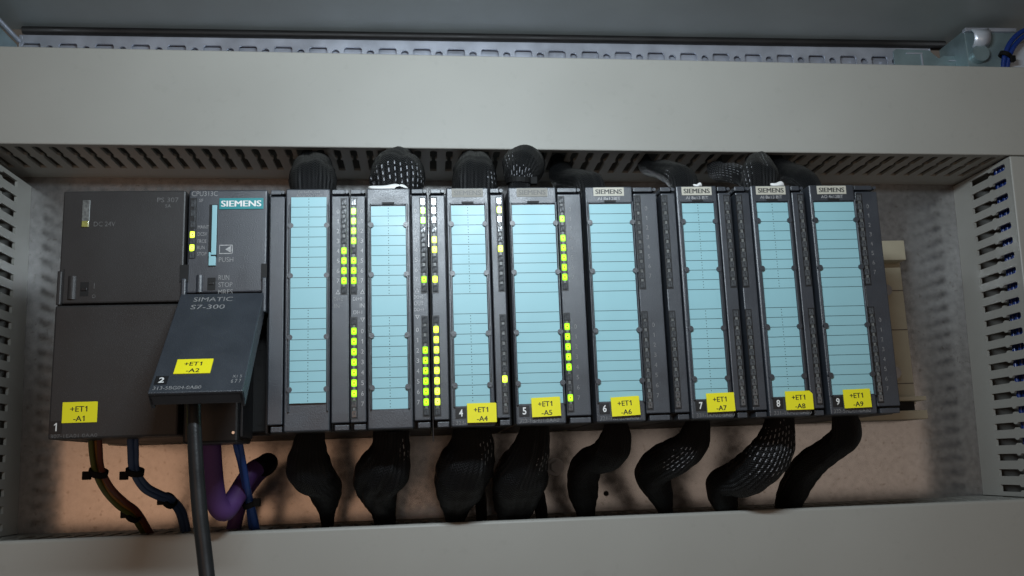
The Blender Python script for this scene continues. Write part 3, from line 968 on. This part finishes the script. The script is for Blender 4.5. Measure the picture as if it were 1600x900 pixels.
lettering([('CPU313C', 2.3, 14.9, 121.6, 124.2)], M['cpu_print'], cpu, -0.06)
lettering([('SF', 5.9, 8.0, 118.6, 120.2), ('MAINT', 5.7, 11.0, 104.8, 106.6), ('DC5V', 5.7, 10.2, 101.2, 103.0), ('FRCE', 5.7, 10.0, 97.6, 99.4), ('RUN', 5.7, 9.2, 94.4, 96.2), ('STOP', 5.7, 10.2, 91.2, 93.0)], M['cpu_print'], cpu, -0.06)
lettering([('PUSH', 16.2, 23.2, 87.8, 90.2), ('RUN', 16.3, 21.4, 78.8, 81.2), ('STOP', 16.3, 23.0, 75.2, 77.6), ('MRES', 16.3, 23.2, 71.6, 74.0)], M['cpu_print'], cpu, -0.06)
bm = bmesh.new()   # card arrow mark
for a, b in (((16.6, 96.5), (22.8, 96.1)), ((16.6, 91.9), (22.8, 92.3)), ((16.3, 96.5), (16.6, 91.9)), ((22.4, 96.5), (22.8, 91.9))):
    x0_, x1_ = sorted((a[0], b[0])); z0_, z1_ = sorted((a[1], b[1]))
    add_quad(bm, x0_, x1_, z0_, z1_, -0.07)
bm.faces.new([bm.verts.new(p) for p in ((19.2, -0.07, 94.2), (22.0, -0.07, 92.4), (22.0, -0.07, 96.0))])
finish('card_mark', bm, M['grey_print'], cpu)
bm = bmesh.new(); add_cyl(bm, (7.2, 1.3, 72.8), 2.1, 8.6, 'Z', 24); finish('rotary_grip', bm, M['plastic'], cpu)
box('switch_opening', 11.0, 14.9, -0.08, 0.4, 73.6, 80.0, M['recess'], cpu)
box('switch_lever', 11.8, 14.2, -0.6, 0.3, 76.4, 77.6, M['black'], cpu, bevel=0.2)
# tilted lid
bm = bmesh.new()
add_box(bm, 0.2, 39.8, 0, 2.4, -71, 0, 0.5)
add_box(bm, 0.2, 1.8, 1.5, 9, -71, -2, 0.3)
add_box(bm, 38.2, 39.8, 1.5, 9, -71, -2, 0.3)
add_box(bm, 0.2, 39.8, 1.0, 7, -71.0, -69.2, 0.4)
lid = finish('lid', bm, M['plastic'], cpu)
lid.location = Vector((-1.2, -2.0, 71.8)) * S
lid.rotation_euler = (math.radians(-43.0), 0, 0)
lid['label'] = 'lower lid of the central unit tilted open'
lettering([('SIMATIC', 7.2, 25.6, -6.6, -3.2), ('S7-300', 7.0, 22.8, -12.6, -9.2)], M['cpu_print'], lid, -0.06)
marker(None, 8.6, -59.2, 15.6, 9.6, '-A2', y=-0.05, parent=lid)
lp = box('number_plate', 1.6, 7.0, -0.12, 0.1, -65.6, -60.2, M['black'], lid)
lettering([('2', 3.3, 5.6, -64.6, -61.2)], M['white'], lid, -0.2, bold=0.02)
lettering([('313-5BG04-0AB0', 1.9, 22.0, -69.0, -66.9)], M['cpu_print'], lid, -0.06)
lettering([('X1 5', 34.2, 38.2, -62.4, -60.6), ('6 7 7', 34.0, 38.2, -65.8, -63.4)], M['cpu_print'], lid, -0.06)
# connector section A (x 40..80) and B (80..120)
panel(cpu, 40.6, 47.8)
dA = door(cpu, 48.5, 70.3, 51.3, 68.7, 115.6, notch=False)
label_strip(cpu, 51.3, 68.7, 120.0, 17.2, True, y=-2.0)
panel(cpu, 71.0, 79.7)
led_window(cpu, 77.2, True, 70.2, 120.1, (4, 5, 6, 7))
lettering([(c_, 73.6, 74.9, z_ - 1.1, z_ + 1.1) for c_, z_ in zip('01234567', ROW_UP)], M['grey_print'], cpu, -0.08)
triangle(cpu, 74.2, 71.6, True, M['grey_print'])
lettering([('DI+2', 72.2, 76.6, 67.2, 69.0), ('IN', 72.4, 75.0, 63.6, 65.8)], M['faint_print'], cpu, -0.08)
lettering([('DI16xDC24V', 54.5, 65.5, 122.4, 123.9), ('AI5/AO2x12BIT', 53.5, 66.5, 120.4, 121.9)], M['faint_print'], dA, -0.78)
panel(cpu, 80.2, 87.8)
dB = door(cpu, 88.5, 110.4, 90.8, 108.0, 115.6)
label_strip(cpu, 90.8, 108.0, 115.2, 13.3, True)
panel(cpu, 111.0, 118.9)
led_window(cpu, 82.0, True, 70.2, 120.1, (0, 1, 2, 3, 5, 6, 7))
led_window(cpu, 82.0, False, 9.0, 59.0, (0, 1, 2, 3, 4, 5, 6))
led_window(cpu, 116.8, True, 70.2, 120.1, (0, 1, 7))
led_window(cpu, 116.8, False, 9.0, 59.0, (2, 3, 4, 5, 6, 7))
for rows in (ROW_UP, ROW_LO):
    lettering([(c_, 85.4, 86.7, z_ - 1.1, z_ + 1.1) for c_, z_ in zip('01234567', rows)], M['grey_print'], cpu, -0.08)
    lettering([(c_, 112.4, 113.7, z_ - 1.1, z_ + 1.1) for c_, z_ in zip('01234567', rows)], M['grey_print'], cpu, -0.08)
triangle(cpu, 86.2, 71.6, True, M['grey_print']); triangle(cpu, 86.2, 57.6, False, M['grey_print'])
triangle(cpu, 113.2, 71.8, True, M['grey_print']); triangle(cpu, 113.2, 58.4, False, M['grey_print'])
lettering([('DI+0', 81.6, 86.0, 67.2, 69.0), ('IN', 84.9, 87.2, 63.6, 65.8), ('DI+1', 81.8, 86.0, 60.4, 62.2)], M['grey_print'], cpu, -0.08)
lettering([('DO+0', 111.6, 116.2, 67.6, 69.4), ('OUT', 111.6, 116.2, 64.2, 66.4), ('DO+1', 111.6, 116.2, 61.2, 63.0)], M['grey_print'], cpu, -0.08)
lettering([('DI16/DO16xDC24V', 91.8, 107.0, 118.6, 120.4)], M['faint_print'], dB, -0.78)

# ---- signal modules
m4 = io_module(180, 'D', 'black module with tag A4 and full column of bright yellow-green lights', (3, 4, 7), range(8), (0, 4), (5,), 'led_yellow', 'led_yellow',
               '4', '-A4', 16.6, 5.4, badge_kind='worn', order='323-1BL00-0AA0')
box('clear_edge', -0.35, 0.25, -0.9, 6, -3, 124.5, M['gloss_black'], m4, bevel=0.28)
io_module(220, 'S', 'black module with tag A5 and one right-hand column of green lights', lit_ur=(1, 3, 4, 5, 6, 7), lit_lr=(0, 1, 2, 3, 4, 7), num='5', tagtext='-A5', tagx=8.3, tagz=7.3,
          badge_kind='worn', order='322-1BH01-0AA0', rot=math.radians(-1.5))
io_module(260, 'S', 'black module with tag A6 between the A5 and A7 modules, no lights lit', num='6', tagtext='-A6', tagx=7.9, tagz=6.5, rot=math.radians(-2.0),
          badge_kind='new', sub='AI 8x12BIT', order='321-7KF02-0AB0')
io_module(300, 'D', 'black module with tag A7 and narrow blue label strip, no lights lit', num='7', tagtext='-A7', tagx=16.3, tagz=7.0, rot=math.radians(-1.0),
          badge_kind='new', sub='AI 8x13 BIT', order='331-1KF02-0AB0')
io_module(340, 'D', 'black module with tag A8 whose corner is clipped, second from right', num='8', tagtext='-A8', tagx=17.0, tagz=6.8, clip=True,
          badge_kind='new', sub='AI 8x13 BIT', order='331-1KF02-0AB0')
io_module(380, 'S', 'last black module at the right end, tag A9', num='9', tagtext='-A9', tagx=7.4, tagz=6.9, rot=math.radians(-1.0),
          badge_kind='new', sub='AO 4x12BIT', order='332-5HD01-0AB0')

# ================================================================ BUS CONNECTOR, CABLES, SLEEVES
bc = empty('bus_connector', (62, -8, 0), 'black bus plug below the tilted lid with thick cables leaving it', 'connector')
bm = bmesh.new()
add_box(bm, 1.4, 26.6, 0, 34, -0.6, 46, 1.2)
finish('plug_body', bm, M['black'], bc)
box('side_ridge', 26.7, 28.0, 4, 30, 2, 44, M['black'], bc, bevel=0.3)
bm = bmesh.new(); add_cyl(bm, (24.6, -0.7, 4.0), 0.7, 1.2, 'Y', 12); finish('screw', bm, M['chrome'], bc)

tag(tube('bus_cable', WIRES['purple'] + [(90.0, 70.0, -9.6, 4.7), (87.0, 80.0, -11.5, 4.6), (79.0, 90.0, -18.0, 4.4), (70.0, 98.0, -31.0, 4.2), (64.0, 102.0, -54.0, 4.0)], M['purple'], seg=20, sub=8),
    'thick purple bus cable looping upward beside the black cable', 'cable')
tag(tube('black_cable', WIRES['black'], M['cable_black'], seg=20, sub=6), 'thick smooth black cable hanging straight from under the lid', 'cable')
pc = tube('cable_end_cap', [(87.4, 61.5, -12.4, 5.0), (88.9, 64.5, -10.4, 5.1), (89.8, 68.5, -9.4, 5.1), (89.6, 73.0, -9.8, 5.1), (88.2, 78, -11, 5.0), (86.0, 82, -12.4, 4.9)], M['tie'], seg=18, sub=5)  # black tube over the bend of the purple cable
tag(pc, 'black tape sleeve wrapped around the bend of the purple cable', 'cable wrap')


def tie_mesh(e, c, r, tilt_x=0.0, tilt_y=0.0, head=(1, -1)):
    bm = bmesh.new()
    n = 20
    rot = Matrix.Rotation(tilt_y, 3, 'Y') @ Matrix.Rotation(tilt_x, 3, 'X')
    ring = []
    for k in range(n):
        a = 2 * math.pi * k / n
        for rr, zz in ((r, -1.4), (r + 1.1, -1.4), (r + 1.1, 1.4), (r, 1.4)):
            ring.append(bm.verts.new(Vector(c) + rot @ Vector((rr * math.cos(a), rr * math.sin(a), zz))))
    for k in range(n):
        for j in range(4):
            bm.faces.new((ring[k * 4 + j], ring[((k + 1) % n) * 4 + j], ring[((k + 1) % n) * 4 + (j + 1) % 4], ring[k * 4 + (j + 1) % 4]))
    hx = Vector(c) + rot @ Vector((head[0] * (r + 1.2), -r * 0.6, 0))
    vs0 = len(bm.verts)
    add_box(bm, hx.x - 1.9, hx.x + 1.9, hx.y - 1.6, hx.y + 1.6, hx.z - 2.2 + head[1], hx.z + 2.0 + head[1], 0.4)
    return finish('cable_tie', bm, M['tie'], e)


b1 = empty('wire_bundle', (12, 26, -4), 'orange, green and brown wires tied together under the power supply', 'wire bundle', 'wire bundles under the power supply')
for k, mt in (('w1', 'wire_green'), ('w2', 'wire_orange'), ('w3', 'wire_brown')):
    tube('wire', [(p[0] - 12, p[1] - 26, p[2] + 4, p[3]) for p in WIRES[k]], M[mt], b1, seg=10, sub=6)
tie_mesh(b1, (1.0, 5.5, -8.0), 3.6, 0.3, 0.3, (-1, -2))
tie_mesh(b1, (7.4, 43.5, -30.6), 3.4, 0.5, 0.8, (-1, -2))
b2 = empty('wire_bundle', (30, 26, -4), 'pair of slate blue wires tied together under the power supply', 'wire bundle', 'wire bundles under the power supply')
for k in ('b1', 'b2'):
    tube('wire', [(p[0] - 30, p[1] - 26, p[2] + 4, p[3]) for p in WIRES[k]], M['wire_grey_blue'], b2, seg=10, sub=6)
tie_mesh(b2, (0.4, 6.5, -8.2), 3.4, 0.3, 0.2, (-1, -2))
tie_mesh(b2, (9.2, 38.0, -23.8), 3.4, 0.4, 0.9, (-1, -3))
b3 = empty('wire_bundle', (80, 22, 4), 'pair of bright blue wires dropping past the purple cable', 'wire bundle')
for k in ('blue1', 'blue2'):
    tube('wire', [(p[0] - 80, p[1] - 22, p[2] - 4, p[3]) for p in WIRES[k]], M['wire_blue'], b3, seg=10, sub=6)
tie_mesh(b3, (2.2, 38.0, -35.0), 2.8, 0.3, -0.3, (1, 0))

NAMES = {'A': 'second-from-left label column section', 'B': 'third section', }
ABOVE = {
    'A': 'smooth round black braided sleeve rising above the first blue label strip',
    'B': 'large black braided sleeve with white flecked base above second blue label strip',
    '4': 'round black braided sleeve rising above the A4 module',
    '5': 'black braided sleeve pinched by a tie above the A5 module',
    '6': 'low black braided sleeve bending left above the A6 module',
    '7': 'black braided sleeve bending left above the A7 module',
    '8': 'pointed black braided sleeve rising above the A8 module',
    '8b': 'white flecked black sleeve lying left of the pointed sleeve above A8',
    '9': 'black braided sleeve sloping down to the A9 module',
}
BELOW = {
    'A': 'leftmost black sleeve below the modules, tapering to a point',
    'B': 'black sleeve below second blue label strip, beside the leftmost sleeve',
    '4': 'broad black sleeve dropping below the A4 module',
    '5': 'broad black sleeve dropping below the A5 module',
    '6': 'black sleeve with raised elbow below the A6 module',
    '7': 'white flecked black sleeve swinging left below the A7 module',
    '8': 'large white flecked black sleeve swinging left below the A8 module',
    '9': 'plain black sleeve bending left below the A9 module',
    '4b': 'thin black sleeve leg just right of the broad A4 sleeve',
    '5b': 'thin black sleeve leg just right of the broad A5 sleeve',
}
OPEN_ABOVE = {'B': [(1.3, 0.7, 0.19, 0.9, 0.07), (1.1, 5.4, 0.18, 1.0, 0.055)], '5': [(1.3, 0.0, 0.24, 1.4, 0.06), (0.9, 5.3, 0.42, 0.5, 0.08)], '4': [(0.8, 1.0, 0.2, 0.4, 0.06)],
              '8b': [(1.0, 0.0, 0.5, 2.4, 0.4)], '8': [(0.7, 0.0, 0.45, 0.6, 0.2), (0.8, 5.2, 0.22, 0.4, 0.1)], '7': [(0.7, 5.0, 0.3, 0.4, 0.1)]}
OPEN_BELOW = {'8': [(1.1, 0.0, 0.17, 1.5, 0.13)], '7': [(1.1, 0.2, 0.24, 0.6, 0.11)], '4': [(1.0, 5.4, 0.15, 0.5, 0.08)], 'B': [(0.9, 5.4, 0.14, 0.4, 0.08)], '5': [(1.1, 5.3, 0.28, 0.5, 0.10)]}
for i, (k, pts) in enumerate(SLEEVE_ABOVE.items()):
    s_ = tube('cable_sleeve', pts, M['braid'], seg=44, sub=8, lump=0.03, openings=OPEN_ABOVE.get(k, ()), seed=i + 3)
    tag(s_, ABOVE[k], 'cable sleeve', 'black braided sleeves')
for i, (k, pts) in enumerate(SLEEVE_BELOW.items()):
    pts = [(p_[0], p_[1], p_[2], p_[3] * 0.97) for p_ in pts]
    s_ = tube('cable_sleeve', pts, M['braid'], seg=44, sub=8, lump=0.035, openings=OPEN_BELOW.get(k, ()), seed=i + 31)
    tag(s_, BELOW[k], 'cable sleeve', 'black braided sleeves')
tt = empty('sleeve_tie', (229.3, 24, 135.5), 'black tie pinching the sleeve above the A5 module', 'cable tie')
tie_mesh(tt, (0, 0, 0), 6.2, 0.1, 0.05, (1, 0))
for (x_, z_, w_, h_, lb) in ((160.5, 128.8, 21, 3.6, 'white wire ends peeking out under the large flecked sleeve'), (324.6, 128.8, 5, 2.4, 'tiny white wire end behind the top of the A7 module'), (369.1, 128.8, 8, 3.2, 'small white wire end behind the top of the A8 module')):
    bm = bmesh.new()
    bmesh.ops.create_uvsphere(bm, u_segments=18, v_segments=10, radius=1)
    for v in bm.verts:
        v.co = Vector((x_ + v.co.x * w_ / 2 * (1 + 0.15 * math.sin(5 * v.co.x)), 11.6 + v.co.y * 1.4, z_ + v.co.z * h_ / 2 + 0.5 * math.sin(4 * v.co.x)))
    tag(finish('wire_end', bm, M['white'], smooth=True), lb, 'wire end')

# ================================================================ UPPER RIGHT CORNER
cb = empty('corner_bracket', (557, 116, 240), 'zinc corner bracket with bright clip at the upper right', 'bracket')
box('bracket_body', 0, 38, 1.2, 34, 0, 33.2, M['steel_teal'], cb, bevel=0.6)
box('top_flange', -0.5, 37.5, -1.4, 3, 31.0, 33.8, M['steel'], cb, bevel=0.5)
prof = [(-2.0, 30.8), (-5.0, 30.2), (-6.4, 27.0), (-6.0, 23.6), (-4.4, 20.4), (-1.6, 18.6)]
bm = bmesh.new()
rows_ = []
for (y0, z0) in prof:
    rows_.append([bm.verts.new((2.0 + 0.4 * (30 - z0) / 12, y0, z0)), bm.verts.new((8, y0 - 0.4, z0 - 0.5)), bm.verts.new((14.2, y0, z0 + 0.9))])
for ra, rb in zip(rows_, rows_[1:]):
    for j in range(2):
        bm.faces.new((ra[j], ra[j + 1], rb[j + 1], rb[j]))
solid(finish('spring_clip', bm, M['bright_steel'], cb, smooth=True), 0.9)
bm = bmesh.new(); add_cyl(bm, (7.5, -3.5, 14.0), 6.0, 6, 'Y', 24, r2=6.6); finish('clip_boss', bm, M['steel_teal'], cb, smooth=False)
sp = empty('corner_plate', (512, 132, 236), 'zinc plate with cut corners beside the corner bracket', 'plate')
bm = bmesh.new()
add_poly(bm, [(0, 0, 0), (62, 0, 0), (62, 0, 23.5), (37, 0, 24.5), (33, 0, 22.5), (29, 0, 26.0), (27, 0, 28.5), (2, 0, 29.5), (0, 0, 28)], 1.6, (0, 1, 0))
finish('plate_sheet', bm, M['steel_teal'], sp)
bm = bmesh.new()
add_box(bm, 9, 21, -0.7, 0, 25.6, 26.6, 0.2); add_box(bm, 19.6, 20.8, -0.7, 0, 0, 25.5, 0.2); add_box(bm, 40, 62, -0.9, 0, 20.2, 21.0, 0.2); add_box(bm, 45, 46.6, -0.7, 0, 4, 19, 0.2)
finish('bent_edge', bm, M['steel'], sp)
pp = empty('side_sheet', (592, 113.5, 236), 'pale zinc sheet with a round hole behind the blue wire loop', 'plate')
bm = bmesh.new(); add_poly(bm, [(-16, 0, -20), (45, 0, -20), (45, 0, 30), (12, 0, 29), (0, 0, 24), (-9, 0, 14)], 1.5, (0, 1, 0)); finish('sheet_face', bm, M['bright_steel'], pp)
bm = bmesh.new(); add_cyl(bm, (11, -0.4, 19), 3.0, 0.5, 'Y', 24); finish('sheet_hole', bm, M['recess'], pp)
lw = empty('blue_wire_loop', (585, 107, 240), 'two bright blue wires arching out of the duct at the upper right corner', 'wire pair')
for dy, dz in ((0, 0), (2.2, -3.0)):
    tube('wire', [(-10 + dy, 2 + dy, -16 + dz, 1.7), (-9.4 + dy, 0, 3 + dz, 1.7), (-5 + dy, -2, 16 + dz, 1.7), (4 + dy, -3, 25 + dz, 1.7), (16, -3, 28.6 + dz, 1.7), (34, -3, 30 + dz, 1.7)], M['wire_bright'], lw, seg=10, sub=6)
tie_mesh(lw, (-7.8, -0.6, 9.2), 3.0, 0.2, 0.5, (1, -1))
